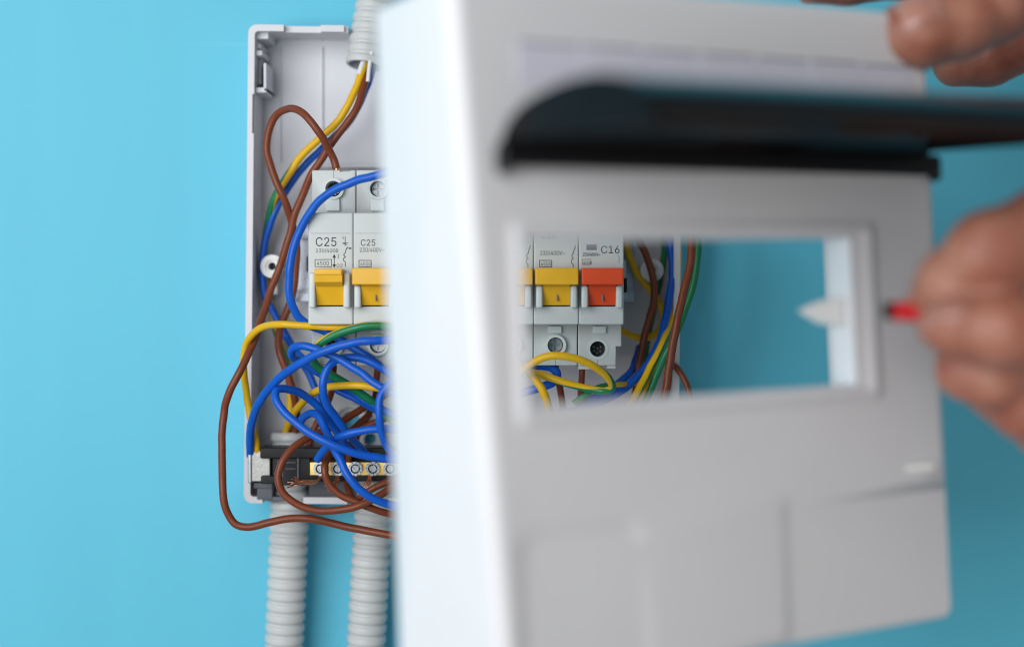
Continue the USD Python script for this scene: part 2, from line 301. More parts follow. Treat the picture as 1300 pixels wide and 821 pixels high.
breaker(6, 'rightmost grey breaker marked C16 with an orange red toggle', 'r', 'red')
# ------------------------------------------------------------------ tubes
def spline(P, step=0.0009):
    P = np.asarray(P, float); Q = np.vstack([2 * P[0] - P[1], P, 2 * P[-1] - P[-2]]); out = []
    for i in range(1, len(Q) - 2):
        p0, p1, p2, p3 = Q[i - 1:i + 3]
        t0 = 0; f = lambda a, b: max(np.linalg.norm((b - a)[:3]), 1e-7) ** 0.5
        t1 = t0 + f(p0, p1); t2 = t1 + f(p1, p2); t3 = t2 + f(p2, p3)
        n = max(2, int(np.linalg.norm((p2 - p1)[:3]) / step))
        for t in np.linspace(t1, t2, n, endpoint=False):
            a1 = (t1 - t) / (t1 - t0) * p0 + (t - t0) / (t1 - t0) * p1; a2 = (t2 - t) / (t2 - t1) * p1 + (t - t1) / (t2 - t1) * p2; a3 = (t3 - t) / (t3 - t2) * p2 + (t - t2) / (t3 - t2) * p3
            b1 = (t2 - t) / (t2 - t0) * a1 + (t - t0) / (t2 - t0) * a2; b2 = (t3 - t) / (t3 - t1) * a2 + (t - t1) / (t3 - t1) * a3
            out.append((t2 - t) / (t2 - t1) * b1 + (t - t1) / (t2 - t1) * b2)
    out.append(P[-1]); return np.array(out)
def frames(C):
    Tn = np.gradient(C, axis=0); Tn /= np.linalg.norm(Tn, axis=1, keepdims=True)
    N = np.zeros_like(C); prev = np.array([0, -1.0, 0]); prev = prev - Tn[0] * (prev @ Tn[0])
    for i, t in enumerate(Tn):
        v = np.array([0, -1.0, 0]) - t * (-t[1]); L = np.linalg.norm(v)
        q = prev - t * (prev @ t); q /= max(np.linalg.norm(q), 1e-9)
        n = q if L < 0.25 else v / L
        n = n + q * 0.5; n -= t * (n @ t); n /= np.linalg.norm(n)
        N[i] = n; prev = n
    return Tn, N, np.cross(Tn, N)
def tube(C, r, sides=16, closed=True, phase=None):
    """tube along C; r a number or one per point. With phase (radians per point) returns (yellow half, green half)"""
    C = np.asarray(C, float); n = len(C); r = np.broadcast_to(np.asarray(r, float), (n,))
    Tn, N, B = frames(C)
    ph = np.zeros(n) if phase is None else phase
    th = np.arange(sides) / sides * 2 * np.pi + np.pi / sides
    ang = th[None] + ph[:, None]
    V = C[:, None] + r[:, None, None] * (np.cos(ang)[..., None] * N[:, None] + np.sin(ang)[..., None] * B[:, None])
    V = V.reshape(-1, 3); f, half = [], []
    for j in range(sides):
        k = (j + 1) % sides
        i = np.arange(n - 1)
        mid = (th[j] + np.pi / sides)
        q = np.stack([i * sides + j, i * sides + k, (i + 1) * sides + k, (i + 1) * sides + j], 1)
        f.append(q); half.append(np.full(len(q), math.cos(mid) > -0.15))
    f, half = np.vstack(f), np.concatenate(half)
    tri = lambda q: np.vstack([q[:, [0, 1, 2]], q[:, [0, 2, 3]]])
    if phase is not None:
        outm = []
        for sel in (half, ~half):
            t = trimesh.Trimesh(V, tri(f[sel]), process=False); t.remove_unreferenced_vertices(); outm.append(t)
        return outm
    V2 = np.vstack([V, C[:1], C[-1:]]); j = np.arange(sides); k = (j + 1) % sides
    caps = np.vstack([np.stack([np.full(sides, n * sides), k, j], 1), np.stack([np.full(sides, n * sides + 1), (n - 1) * sides + j, (n - 1) * sides + k], 1)])
    t = trimesh.Trimesh(V2, np.vstack([tri(f), caps]), process=False)
    if t.volume < 0: t.invert()
    return t
rng = np.random.default_rng(5)
GW = 'insulated wires tangled in the fuse box'
def wire(colour, label, pts, r=0.00195, phase=None, core=None):
    r *= 0.78
    """pts: (px, py, h mm[, phase in degrees])"""
    P = np.array([[*at(*p[:3]), math.radians(p[3]) if len(p) > 3 else 0.0] for p in pts])
    S = spline(P); C = S[:, :3].copy()
    a_ = np.arange(len(C)) * 0.0009; w_ = np.minimum(1, np.minimum(a_, a_[::-1]) / 0.01)
    for q in range(3): C[:, q] += w_ * (meshkit.fbm(np.c_[a_ * 130, np.full(len(C), 7.3 * q), np.full(len(C), P[0, 0] * 900)], 2, 11) - 0.5) * 0.0007
    r = r * (1 + 0.05 * (meshkit.fbm(np.c_[a_ * 220, a_ * 0 + 3.1, a_ * 0 + P[0, 2] * 700], 2, 5) - 0.5))
    if colour == 'yg':
        t = thing('wire', label, 'wire', GW)
        y, g = tube(C, r, 20, phase=S[:, 3])
        for m_, nm in ((y, 'yellow'), (g, 'green')):
            obj(nm + '_stripe', m_, 'wire_' + nm, t, smooth=True)
    else:
        t = thing('wire', label, 'wire', GW)
        obj('insulation', tube(C, r, 16), 'wire_' + colour, t, smooth=50)
    for end in (core or []):
        c, d = (C[0], C[0] - C[3]) if end == 0 else (C[-1], C[-1] - C[-4])
        d = d / np.linalg.norm(d)
        obj('copper_core', tube(np.array([c - d * 0.001, c + d * 0.002, c + d * 0.006]), 0.001, 10), 'copper', t, smooth=50)
    return t, C
# left bundle. From the top conduit:
wire('yg', 'yellow and green striped wire curving out of the top conduit down the left side', [(482, 20, 20, 20), (470, 60, 24, 20), (462, 84, 28, 20), (450, 117, 31, 20), (431, 151, 32, 15), (406, 176, 29, 5), (381, 200, 26, -30), (364, 226, 24, -80), (350, 249, 22, -120), (343, 270, 19, -150), (338, 295, 16, -165), (336, 325, 13, -160), (336, 355, 12, -120), (342, 385, 10, -60), (348, 410, 9, -60), (357, 440, 9, -150), (366, 470, 10, -150), (368, 505, 13, -30), (368, 535, 16, -20), (367, 565, 18, 0)])
wire('blue', 'blue wire running beside the striped wire from the top conduit down the left wall', [(484, 22, 16), (475, 80, 18), (466, 110, 20), (455, 134, 22), (441, 157, 24), (424, 174, 24), (406, 191, 22), (387, 210, 20), (367, 236, 19), (353, 260, 19), (342, 288, 18), (335, 316, 17), (333.5, 346, 17), (336, 372, 17), (347, 398, 17), (366, 430, 18), (382, 458, 20), (397, 484, 20), (407, 515, 22), (411, 545, 24), (416, 575, 24)])
wire('brown', 'brown wire looping up from the leftmost breaker top terminal and down behind the bundle', [(427, 214, 42), (424, 203, 42), (415, 186, 44), (407, 172, 46), (393, 153, 46), (380, 141, 43), (367, 138, 38), (351, 146, 34), (341, 166, 32), (339, 190, 32), (343, 209, 33), (353, 237, 34), (363, 258, 33), (370, 281, 30), (376, 312, 27), (376, 340, 25), (373, 365, 24), (367, 388, 23), (358, 410, 24), (354, 428, 26), (356, 450, 28), (365, 475, 28), (373, 503, 27), (376, 530, 24), (374, 560, 18)], core=[0])
wire('brown', 'long brown wire from the top conduit, looping outside the box past its bottom left', [(487, 10, 18), (476, 50, 21), (467, 85, 25), (461, 112, 32), (452, 137, 36), (438, 158, 37), (419, 184, 37), (406, 205, 36), (396, 222, 35), (385, 247, 33), (375, 271, 32), (369, 292, 31), (361, 321, 30), (355, 338, 29), (346, 362, 30), (337, 390, 33), (325, 425, 39), (309, 462, 45), (294, 492, 46), (285, 520, 44), (282, 550, 44), (282, 590, 44), (283, 625, 44), (288, 650, 44), (299, 665, 44), (316, 668, 44), (340, 663, 44), (370, 658, 44), (400, 659, 44), (440, 668, 44), (490, 678, 46), (545, 684, 46), (600, 672, 40), (640, 620, 32), (650, 560, 30)])
tw, tC = wire('blue', 'thick bright blue wire bowing from behind the cover across the leftmost breaker top', [(560, 214, 74), (515, 214, 75), (480, 222, 74), (450, 231, 71), (420, 245, 68), (396, 266, 65), (381, 292, 63), (371, 320, 62), (367, 348, 61), (368, 375, 60), (375, 397, 58), (390, 411, 56), (412, 421, 54), (440, 437, 54), (465, 452, 55), (490, 471, 56), (530, 500, 56), (560, 560, 40)], 0.00205)
# lower left knot
wire('yg', 'yellow wire, green underneath, bending over the box left rim into the terminal block', [(560, 418, 50, 40), (510, 416, 55, 40), (475, 415, 57, 45), (440, 416, 58, 40), (400, 414, 58, 40), (360, 412, 57, 30), (338, 414, 51, 10), (322, 422, 46, 0), (312, 437, 41, 0), (308.5, 458, 38, 0), (311, 490, 36, 0), (317, 525, 35, 0), (324, 555, 34, 0), (327, 578, 31, 0)], 0.0018)
wire('yg', 'thick green wire with a yellow edge arching over the leftmost lower terminal', [(560, 432, 60, 150), (510, 416, 65, 150), (480, 413, 66, 150), (450, 417, 66, 155), (425, 425, 64, 150), (408, 435, 62, 130), (399, 446, 58, 140), (397, 456, 55, 150), (404, 466, 53, 180), (420, 476, 52, 190), (442, 489, 50, 190), (464, 503, 48, 190), (480, 516, 45, 150), (505, 540, 40, 180)], 0.0021)
wire('blue', 'widest blue arc sweeping from the cover down into the bottom left terminal', [(560, 440, 68), (515, 432, 72), (478, 432, 74), (446, 436, 74), (415, 445, 72), (384, 459, 68), (355, 479, 62), (334, 502, 55), (321, 530, 46), (317, 555, 38), (318, 578, 31)], 0.0021)
wire('blue', 'blue wire folded back in a tight hairpin left of the breaker feet', [(530, 510, 72), (500, 499, 72), (476, 486, 70), (450, 468, 68), (425, 453, 66), (400, 443, 65), (382, 439, 63), (372, 443, 60), (371, 452, 56), (382, 460, 52), (403, 472, 50), (430, 488, 48), (455, 503, 46), (478, 516, 46), (510, 530, 42)], 0.0020)
wire('blue', 'blue wire hanging in an S bend in front of the breaker feet', [(545, 500, 60), (510, 482, 62), (483, 466, 63), (462, 456, 63), (443, 454, 63), (425, 459, 64), (414, 471, 65), (410, 490, 65), (414, 510, 62), (425, 528, 58), (439, 547, 54), (453, 563, 48), (468, 580, 40)], 0.0020)
wire('blue', 'blue wire making the leftmost pointed loop in the tangle', [(530, 584, 62), (492, 582, 64), (462, 578, 66), (435, 570, 68), (405, 556, 68), (380, 540, 66), (360, 522, 64), (349.5, 505, 62), (350.5, 495, 60), (360, 493, 57), (380, 498, 52), (398, 511, 48), (415, 531, 46), (430, 552, 44), (444, 572, 40)], 0.0020)
wire('blue', 'blue wire dropping steeply across the brass bar to the lower right', [(379, 538, 48), (386, 529, 50), (396, 524, 52), (405, 528, 55), (413, 543, 58), (421, 562, 62), (431, 582, 66), (443, 604, 68), (458, 622, 68), (475, 633, 67), (500, 641, 64), (540, 645, 56)], 0.0020)
wire('blue', 'short blue wire with a cut end just above the brass bar', [(403, 583, 52), (412, 570, 56), (425, 558, 60), (445, 549, 63), (468, 545, 64), (495, 544, 64), (535, 546, 60)], 0.0020)
wire('blue', 'blue wire bending down beside the white cover edge', [(520, 470, 70), (497, 484, 73), (484, 502, 74), (481, 525, 74), (484, 548, 72), (494, 570, 68), (520, 590, 60)], 0.0019)
wire('yg', 'yellow wire coming up out of the left bottom conduit towards the cover', [(362, 566, 18, 0), (363, 548, 20, 0), (369, 533, 26, 0), (379, 517, 36, 0), (393, 502, 44, 0), (412, 492, 50, 0), (437, 489, 54, 0), (465, 490, 56, 0), (495, 494, 56, 0), (540, 500, 50, 0)], 0.0019)
wire('brown', 'brown wire hanging in a wide loop below the brass bar', [(500, 495, 30), (470, 512, 32), (440, 531, 36), (415, 545, 42), (390, 556, 48), (369, 571, 52), (356, 592, 54), (353, 609, 54), (360, 626, 54), (376, 639, 54), (400, 647, 54), (430, 647, 54), (460, 640, 54), (485, 627, 52), (520, 600, 46)], 0.0019)
wire('brown', 'brown wire in a small tight loop over the second brass bar screw', [(470, 525, 26), (448, 545, 30), (430, 563, 38), (417, 578, 46), (412, 596, 50), (418, 614, 50), (432, 628, 50), (452, 637, 50), (475, 646, 50), (505, 655, 46)], 0.0018)
wire('brown', 'brown wire slanting from the cover into the top of the brass bar', [(520, 518, 34), (486, 532, 36), (466, 541, 37), (452, 552, 38), (444, 572, 39), (441, 596, 36), (441, 606, 30)], 0.0018)
wire('brown', 'dark brown wire hanging from the second breaker foot behind the knot', [(480, 458, 40), (478, 480, 38), (476, 505, 32), (466, 530, 26), (452, 556, 22), (448, 580, 20)], 0.0017)
wire('brown', 'brown wire hanging from the leftmost breaker foot behind the blue wires', [(424, 456, 40), (423, 478, 38), (420, 500, 32), (410, 522, 26), (396, 550, 24), (391, 575, 22)], 0.0017)
wire('blue', 'dark blue wire crossing low behind the yellow wire in the knot', [(350, 408, 13), (378, 448, 24), (400, 466, 36), (425, 492, 42), (455, 508, 43), (490, 528, 42), (520, 545, 40)], 0.0018)
wire('brown', 'brown wire left of the second bottom conduit, running down behind the blue wire', [(440, 612, 34), (444, 626, 40), (452, 634, 46), (470, 622, 50), (490, 612, 50), (520, 600, 46)], 0.0017)
# right bundle seen through the cover window
wire('brown', 'dark brown wire bowing past the right screw boss', [(790, 268, 26), (806, 295, 27), (819, 322, 28), (828, 350, 29), (830, 375, 30), (825, 402, 30), (817, 430, 30), (812, 460, 30), (808, 490, 28), (800, 540, 24)], 0.0019)
wire('blue', 'dark blue wire curving down the right side of the box', [(835, 262, 20), (847, 290, 22), (852, 318, 24), (854, 345, 26), (850, 375, 28), (845, 405, 30), (838, 432, 32), (825, 458, 34), (806, 482, 36), (783, 500, 38), (750, 515, 40), (700, 530, 42)], 0.0021)
wire('yg', 'dull yellow wire looping round below the right screw boss', [(780, 262, 20, 0), (793, 300, 20, 0), (800, 328, 19, 0), (812, 352, 18, 0), (828, 371, 18, 0), (839, 388, 18, 0), (842, 405, 18, 0), (836, 420, 18, 0), (822, 428, 20, 0), (805, 427, 22, 0), (788, 418, 24, 0), (765, 405, 24, 0)], 0.0018)
wire('yg', 'yellow green striped wire behind the front brown wire at the right rim', [(851, 262, 18, 0), (859, 300, 20, 0), (860, 335, 21, -10), (857, 375, 24, 10), (851, 410, 28, 60), (841, 437, 36, 90), (828, 463, 38, 80), (815, 487, 40, 70), (800, 515, 42, 60), (770, 545, 42, 60)], 0.0020)
wire('brown', 'reddish brown wire hanging in front of the right rim of the box', [(868, 262, 40), (878, 300, 44), (877, 330, 47), (868, 368, 50), (861, 400, 52), (856, 430, 53), (850, 465, 54), (845, 500, 54), (835, 545, 50)], 0.0021)
wire('yg', 'green wire just outside the right rim of the box', [(875, 262, 34, 180), (885, 300, 36, 180), (885, 330, 38, 180), (880, 362, 40, 180), (869, 395, 41, 180), (857, 425, 42, 185), (845, 450, 40, 180), (832, 480, 38, 180), (815, 520, 36, 180)], 0.0018)
wire('yg', 'dark green wire running straight down behind the dark brown wire', [(846, 280, 12, 180), (843, 320, 12, 180), (838, 355, 13, 180), (830, 390, 14, 180), (824, 420, 15, 180), (820, 450, 16, 180), (815, 500, 18, 180)], 0.0018)
wire('blue', 'short dark blue wire rising at the red breaker foot', [(812, 440, 20), (808, 455, 24), (803, 468, 28), (790, 482, 32), (770, 498, 34), (740, 510, 34)], 0.0019)
wire('brown', 'brown wire curling out of the lower right corner of the window', [(835, 452, 26), (846, 458, 28), (860, 468, 30), (870, 483, 32), (877, 505, 34), (880, 540, 34)], 0.0017)
wire('yg', 'big yellow wire loop in front of the breaker feet in the cover window', [(640, 480, 60, 0), (655, 478, 64, 0), (672, 463, 68, 0), (692, 453, 70, 10), (716, 452, 71, 20), (740, 458, 70, 25), (760, 468, 68, 40), (774, 482, 64, 90), (777, 492, 60, 140), (768, 496, 57, 150), (745, 493, 55, 90), (720, 486, 54, 60), (700, 480, 53, 30), (680, 474, 50, 10), (655, 468, 46, 0)], 0.0019)
wire('yg', 'short yellow wire slanting down at the left edge of the cover window', [(630, 452, 50, 0), (648, 458, 54, 0), (667, 469, 58, 0), (682, 485, 60, 0), (692, 504, 60, 0), (700, 535, 56, 0)], 0.0020)
wire('blue', 'dark blue loop under the yellow toggle breaker in the window', [(630, 478, 40), (655, 470, 44), (680, 464, 46), (700, 467, 46), (707, 475, 46), (703, 484, 46), (688, 491, 46), (665, 498, 44), (640, 505, 40)], 0.0022)
wire('brown', 'brown stub dropping straight from the red breaker foot', [(739, 458, 40), (739, 472, 41), (738.5, 488, 40), (737, 506, 38), (733, 540, 34)], 0.0016)
wire('brown', 'brown wire dropping under the big yellow loop left of the red breaker foot', [(704, 456, 38), (707, 475, 38), (711, 495, 37), (714, 515, 36), (716, 545, 32)], 0.0017)
wire('yg', 'green and yellow wire end passing right of the big yellow loop', [(728, 512, 50, 180), (745, 500, 50, 170), (762, 491, 49, 160), (780, 488, 45, 60), (800, 487, 34, 30), (825, 480, 26, 20)], 0.0015)
wire('yg', 'yellow wire low behind the striped pair in the window corner', [(838, 455, 24, 0), (832, 475, 26, 0), (822, 494, 28, 0), (808, 520, 30, 0)], 0.0019)
# ------------------------------------------------------------------ conduits
def conduit(name_label, pts, r=0.0076, pitch=0.0046, dark=True):
    t = thing('conduit', name_label, 'conduit', 'corrugated conduits entering the box')
    C = spline(np.array([at(*p) for p in pts]), 0.00028)
    s = np.r_[0, np.cumsum(np.linalg.norm(np.diff(C, axis=0), axis=1))]
    u = (s / pitch) % 1.0
    prof = np.interp(u, [0, 0.05, 0.13, 0.24, 0.55, 0.68, 0.80, 0.90, 1.0], [0.868, 0.878, 0.965, 1.0, 1.0, 0.985, 0.93, 0.875, 0.868])
    outer = tube(C, r * prof, 40)
    inner = tube(C, np.full(len(C), r * 0.83), 32)
    # open ends: join the walls without caps
    def open_(t_, n, sides): return t_.faces[: 2 * sides * (n - 1)]
    n = len(C); fo, fi = outer.faces[:2 * 40 * (n - 1)], inner.faces[:2 * 32 * (n - 1)][:, ::-1]
    obj('corrugated_wall', trimesh.Trimesh(outer.vertices, fo, process=False), 'conduit_plastic', t, smooth=40)
    obj('inner_wall', trimesh.Trimesh(inner.vertices, fi, process=False), 'conduit_plastic', t, smooth=40)
    Tn, N, B = frames(C)
    for e in (0, -1):
        a_ = np.linspace(0, 2 * np.pi, 33)[:-1]; v = []
        for rr in (r * 0.83, r * prof[e]): v.append(C[e] + rr * (np.cos(a_)[:, None] * N[e] + np.sin(a_)[:, None] * B[e]))
        v = np.vstack(v); i = np.arange(32); k = (i + 1) % 32
        q = np.stack([i, k, k + 32, i + 32], 1)
        obj('end_lip', (v, q), 'conduit_plastic', t, smooth=False)
    return t
conduit('grey corrugated conduit coming down into the top of the box beside the cover', [(500, -130, 13), (484, -40, 17), (473, 20, 20), (463, 84, 24)], 0.0078)
conduit('left of the two grey corrugated conduits under the box', [(368, 548, 15.5), (368, 600, 16), (367, 660, 16), (364, 740, 15), (360, 840, 13), (356, 960, 12)], 0.0080)
conduit('right one of the two grey corrugated conduits under the box, beside the cover edge', [(478, 606, 16), (474, 660, 16), (469, 740, 15), (464, 840, 13), (460, 960, 12)], 0.0080)
wt = thing('cable_sheath', 'torn white sheath ends sticking out of the top conduit mouth', 'sheath')
obj('sheath_flap', tube(spline(np.array([at(466, 68, 27), at(460, 82, 29), at(456, 95, 30)])), 0.0011, 8), 'white_bit', wt)
obj('sheath_flap', tube(spline(np.array([at(472, 66, 29), at(469, 84, 31), at(467, 104, 32)])), 0.0008, 8), 'white_bit', wt)
# ------------------------------------------------------------------ terminal block
tb = thing('terminal_block', 'black terminal block with a brass screw bar and grey metal plate across the box bottom', 'terminal block')
obj('holder', [pbox(330, 568, 560, 582, 24, 36, 0.0006), pbox(346, 580, 394, 616, 24, 35), pbox(331, 604, 349, 614, 24, 36.5), pbox(392, 600, 560, 611, 24, 35, 0.0005), pbox(390, 580, 560, 606, 24, 33)], 'black_plastic', tb)
obj('metal_plate', pbox(316, 572, 343, 611, 24, 33, 0.0004), 'zinc', tb)
obj('plate_edge', pbox(314.5, 571, 319.5, 613, 22, 33.6, 0.0004), 'steel', tb)
obj('holder_rib', [pbox(362, 586, 376, 588, 34, 35.6), pbox(362, 594, 376, 596, 34, 35.6), pbox(377, 572, 380, 614, 34, 35.8), pbox(352, 584, 360, 606, 34, 35.4)], 'dark_grey_plastic', tb)
bar = obj('brass_bar', pbox(393, 586, 556, 603.5, 33.2, 40, 0.0004), 'brass', tb)
for i in range(7):
    px = 406.5 + 22.2 * i; c = at(px, 595, 42)
    s = ycyl(c, 0.0028, -0.0398, -0.0416, 32) - ycyl(c, 0.0019, -0.0404, -0.05, 28)
    s -= sum((ycyl(c + np.array([0.0025 * math.cos(q + i), 0, 0.0025 * math.sin(q + i)]), 0.00034, -0.0408, -0.05, 8) for q in np.arange(10) / 10 * 2 * np.pi), m3.Manifold())
    head = ycyl(c, 0.00165, -0.0402, -0.0412, 24, 0.0013)
    for a_ in (0.4 + i, 0.4 + i + math.pi / 2):
        head -= m3.Manifold.cube((0.0040, 0.0012, 0.0006), True).rotate((0, math.degrees(a_), 0)).translate((c[0], -0.0412, c[2]))
    s += head
    scr = None
    cs_ = obj('clamp_screw', s, 'steel', tb); obj('recess', ring(c, 0.00195, 0.0009, -0.0399, -0.0405), 'dark_hole', cs_)
# bare copper strands under the bar
cs = thing('copper_strands', 'frayed bare copper strands spread under the left end of the brass bar', 'copper strands')
for i in range(11):
    y0 = 603 + rng.uniform(-1, 3); f = rng.uniform(0, 1)
    P = [(408 + rng.uniform(-2, 2), y0, 37 + rng.uniform(-1, 1)), (400, 611 + rng.uniform(-2, 2.5), 41 + rng.uniform(-1, 1)), (386 - 4 * f, 612 + 5 * (f - .5) + rng.uniform(-2.5, 2.5), 44 + rng.uniform(-2, 2)), (364 + rng.uniform(0, 14), 606 + 13 * f + rng.uniform(-2, 2), 45 + rng.uniform(-2, 3))]
    obj('strand', tube(spline(np.array([at(*p) for p in P])), 0.00022, 6), 'copper', cs, smooth=True)
cs2 = thing('copper_strands', 'short frayed copper strands hanging below the second brass bar screw', 'copper strands')
for i in range(12):
    P = [(430 + rng.uniform(-4, 2), 602, 38), (427 + rng.uniform(-4, 4), 612 + rng.uniform(-3, 3), 42), (418 + rng.uniform(-6, 5), 619 + rng.uniform(-4, 7), 45)]
    obj('strand', tube(spline(np.array([at(*p) for p in P])), 0.0002, 6), 'copper', cs2, smooth=True)
cs3 = thing('copper_strands', 'copper strands hanging below the fourth brass bar screw, behind the blue wire', 'copper strands')
for i in range(9):
    P = [(471 + rng.uniform(-3, 3), 602, 38), (468 + rng.uniform(-4, 4), 612 + rng.uniform(-3, 3), 41), (463 + rng.uniform(-6, 4), 620 + rng.uniform(-4, 4), 42)]
    obj('strand', tube(spline(np.array([at(*p) for p in P])), 0.0002, 6), 'copper', cs3, smooth=True)
# ------------------------------------------------------------------ the cover held in front
RM = np.array([[0.84434186, -0.53424541, -0.04084924], [0.53538284, 0.84424662, 0.02475589], [0.02126112, -0.04277241, 0.99885859]])
RO = np.array([-0.00896533, -0.25953015, -0.00991327])
CW, CT, CB, DEP = 0.17485, 0.0953, -0.0997, 0.0515
def loc(p):
    """cover coordinates (across, up, outwards) to world"""
    p = np.atleast_2d(np.asarray(p, float)); return np.c_[p[:, 0], -p[:, 2], p[:, 1]] @ RM.T + RO
def cob(name, mesh, m, parent, **kw):
    t = tm(mesh) if not isinstance(mesh, list) else trimesh.util.concatenate([tm(x) for x in mesh])
    t = t.copy(); t.vertices = loc(t.vertices)
    if t.volume < 0: t.invert()
    return obj(name, t, m, parent, **kw)
def cbox(u0, u1, v0, v1, w0, w1, r=0.0006): return rbox(u0, u1, v0, v1, w0, w1, r)   # axes are u, v, w here
cv = thing('enclosure_cover', 'white plastic front cover held open at an angle in front of the fuse box', 'cover')
def rr(u0, u1, v0, v1, r):
    return m3.CrossSection.square((u1 - u0 - 2 * r, v1 - v0 - 2 * r)).translate((u0 + r, v0 + r)).offset(r, m3.JoinType.Round, 2, 40)
def slab(cs, w0, w1): return cs.extrude(w1 - w0).translate((0, 0, w0))
sph = m3.Manifold.sphere(0.004, 24)
outer = m3.Manifold.batch_hull([sph.translate((u, v, -0.004)) for u, v in ((0.0072, CB + 0.004), (-0.0008, CT - 0.004), (CW - 0.004, CB + 0.004), (CW - 0.004, CT - 0.004))] + [slab(rr(0.0, CW, CB, CT, 0.003), -DEP, -DEP + 0.001)])
shell = outer - slab(rr(0.0066, CW - 0.0024, CB + 0.0024, CT - 0.0024, 0.002), -DEP - 0.01, -0.0024)
WU0, WU1, WV0, WV1 = 0.0150, 0.1360, -0.0229, 0.0229
# raised frame round the window, skirt behind it
frame = m3.Manifold.batch_hull([slab(rr(WU0 - 0.0035, WU1 + 0.0105, WV0 - 0.0050, WV1 + 0.0050, 0.002), -0.001, 0.0004), slab(rr(WU0 - 0.0015, WU1 + 0.0080, WV0 - 0.0030, WV1 + 0.0030, 0.002), 0.0004, 0.0013)])
dish = m3.Manifold.batch_hull([slab(rr(WU0 - 0.0002, WU1 + 0.0030, WV0 - 0.0004, WV1 + 0.0004, 0.0012), 0.0002, 0.0003), slab(rr(WU0 - 0.0012, WU1 + 0.0072, WV0 - 0.0024, WV1 + 0.0024, 0.0015), 0.0013, 0.0014), slab(rr(WU0 - 0.0012, WU1 + 0.0072, WV0 - 0.0024, WV1 + 0.0024, 0.0015), 0.004, 0.005)])
shell = shell + frame - dish
shell = shell + slab(rr(WU0 - 0.0018, WU1 + 0.0018, WV0 - 0.0018, WV1 + 0.0018, 0.001), -0.0105, -0.001)
shell -= slab(rr(WU0, WU1, WV0, WV1, 0.0012), -0.03, 0.02)
# lower face: two sunken fields left and right of a bridge, rounded corners
RV = -0.0556
for cs in (rr(0.0095, 0.0530, CB - 0.02, RV, 0.008), rr(0.104, CW + 0.004, CB - 0.02, RV, 0.004)):
    lo, hi = cs.offset(-0.0028, m3.JoinType.Round, 2, 24), cs.offset(0.0022, m3.JoinType.Round, 2, 24)
    shell -= m3.Manifold.batch_hull([slab(lo, -0.0012, -0.001), slab(hi, 0.0, 0.002)])
# shell -= m3.Manifold.sphere(0.09, 120).translate((0.0785, CB + 0.026, 0.0893))
# screw slots
shell -= cbox(0.1555, 0.1655, RV + 0.0040, RV + 0.0066, -0.0012, 0.01, 0.0004)
cob('shell', shell, 'cover_plastic', cv, smooth=35)
cob('screw_slot', m3.Manifold.batch_hull([cbox(0.1557, 0.1653, RV + 0.0042, RV + 0.0064, -0.0011, 0.0003, 0.0002), cbox(0.1640, 0.1653, RV + 0.0042, RV + 0.0064, -0.0011, 0.0032, 0.0002)]), 'white_bit', cv)
# latch tongue at the right side of the window
tng = m3.Manifold.batch_hull([cbox(0.1225, 0.1235, 0.0003, 0.0011, -0.0100, -0.0092, 0.0003), cbox(0.1290, 0.1300, -0.0034, 0.0036, -0.0100, -0.0068, 0.0004), cbox(0.1345, 0.1356, -0.0046, 0.0044, -0.0100, -0.0030, 0.0004)])
cob('latch_tongue', tng, 'white_bit', cv)
# label strip above the door
ls = thing('legend_strip', 'pale lilac paper strip of blank circuit labels above the black door', 'label strip') if False else cv
n = 7; u0, u1 = 0.0155, 0.1655
for i in range(n):
    a_, b_ = u0 + (u1 - u0) * i / n, u0 + (u1 - u0) * (i + 1) / n
    c = cob('label_cell', cbox(a_ + 0.00004, b_ - 0.00004, 0.0655, 0.0768, -0.0002, 0.00025 + 0.00012 * (i % 2), 0.0001), 'paper_strip', cv)
    cob('label_line', cbox(a_ + 0.0012, b_ - 0.0008, 0.07685 + 0.0002 * (i % 2), 0.0776 + 0.0002 * (i % 2), -0.0002, 0.0003, 0.0001), 'paper_line', cv)
# smoked door, swung out and up
def door_profile(off):
    o = np.array([(0.000, 0.0480), (0.005, 0.0540), (0.012, 0.0578), (0.024, 0.0603), (0.037, 0.0614), (0.050, 0.0607), (0.060, 0.0582), (0.067, 0.0538), (0.0705, 0.0470)])
    return o
o = spline(np.c_[door_profile(0), np.zeros(9)], 0.0012)[:, :2]
nrm = np.gradient(o, axis=0); nrm = np.c_[nrm[:, 1], -nrm[:, 0]] / np.linalg.norm(nrm, axis=1, keepdims=True)   # towards the hollow side
inn = o + nrm * 0.0020
U0, U1 = 0.0085, 0.1700
def along_u(poly_wv, u0, u1):
    c = m3.CrossSection([[tuple(p) for p in poly_wv]]); 
    if c.area() <= 0: c = m3.CrossSection([[tuple(p) for p in poly_wv[::-1]]])
    t = tm(c.extrude(u1 - u0)); v = t.vertices.copy(); t.vertices = np.c_[v[:, 2] + u0, v[:, 1], v[:, 0]]
    return t
cap = np.vstack([o, [(0.0695, 0.0458), (0.003, 0.0500)]])
dpath = cob('door', along_u(np.vstack([o, inn[::-1]]), U0 + 0.0022, U1 - 0.0022), 'smoked_outer', cv, smooth=40, label='glossy black smoked door of the cover, swung up and outwards')
cob('door_side', along_u(cap, U0, U0 + 0.0022), 'smoked_plastic', dpath); cob('door_side', along_u(cap, U1 - 0.0022, U1), 'smoked_plastic', dpath)
cob('hinge_bar', cbox(U0 - 0.0005, U1 + 0.0025, 0.0424, 0.0490, 0.0002, 0.0042, 0.0012), 'black_plastic', cv)
for u in (U0 - 0.0018, U1 + 0.0005):
    cob('hinge_pin', cbox(u, u + 0.0028, 0.0405, 0.0490, 0.0002, 0.0048, 0.0012), 'black_plastic', cv)
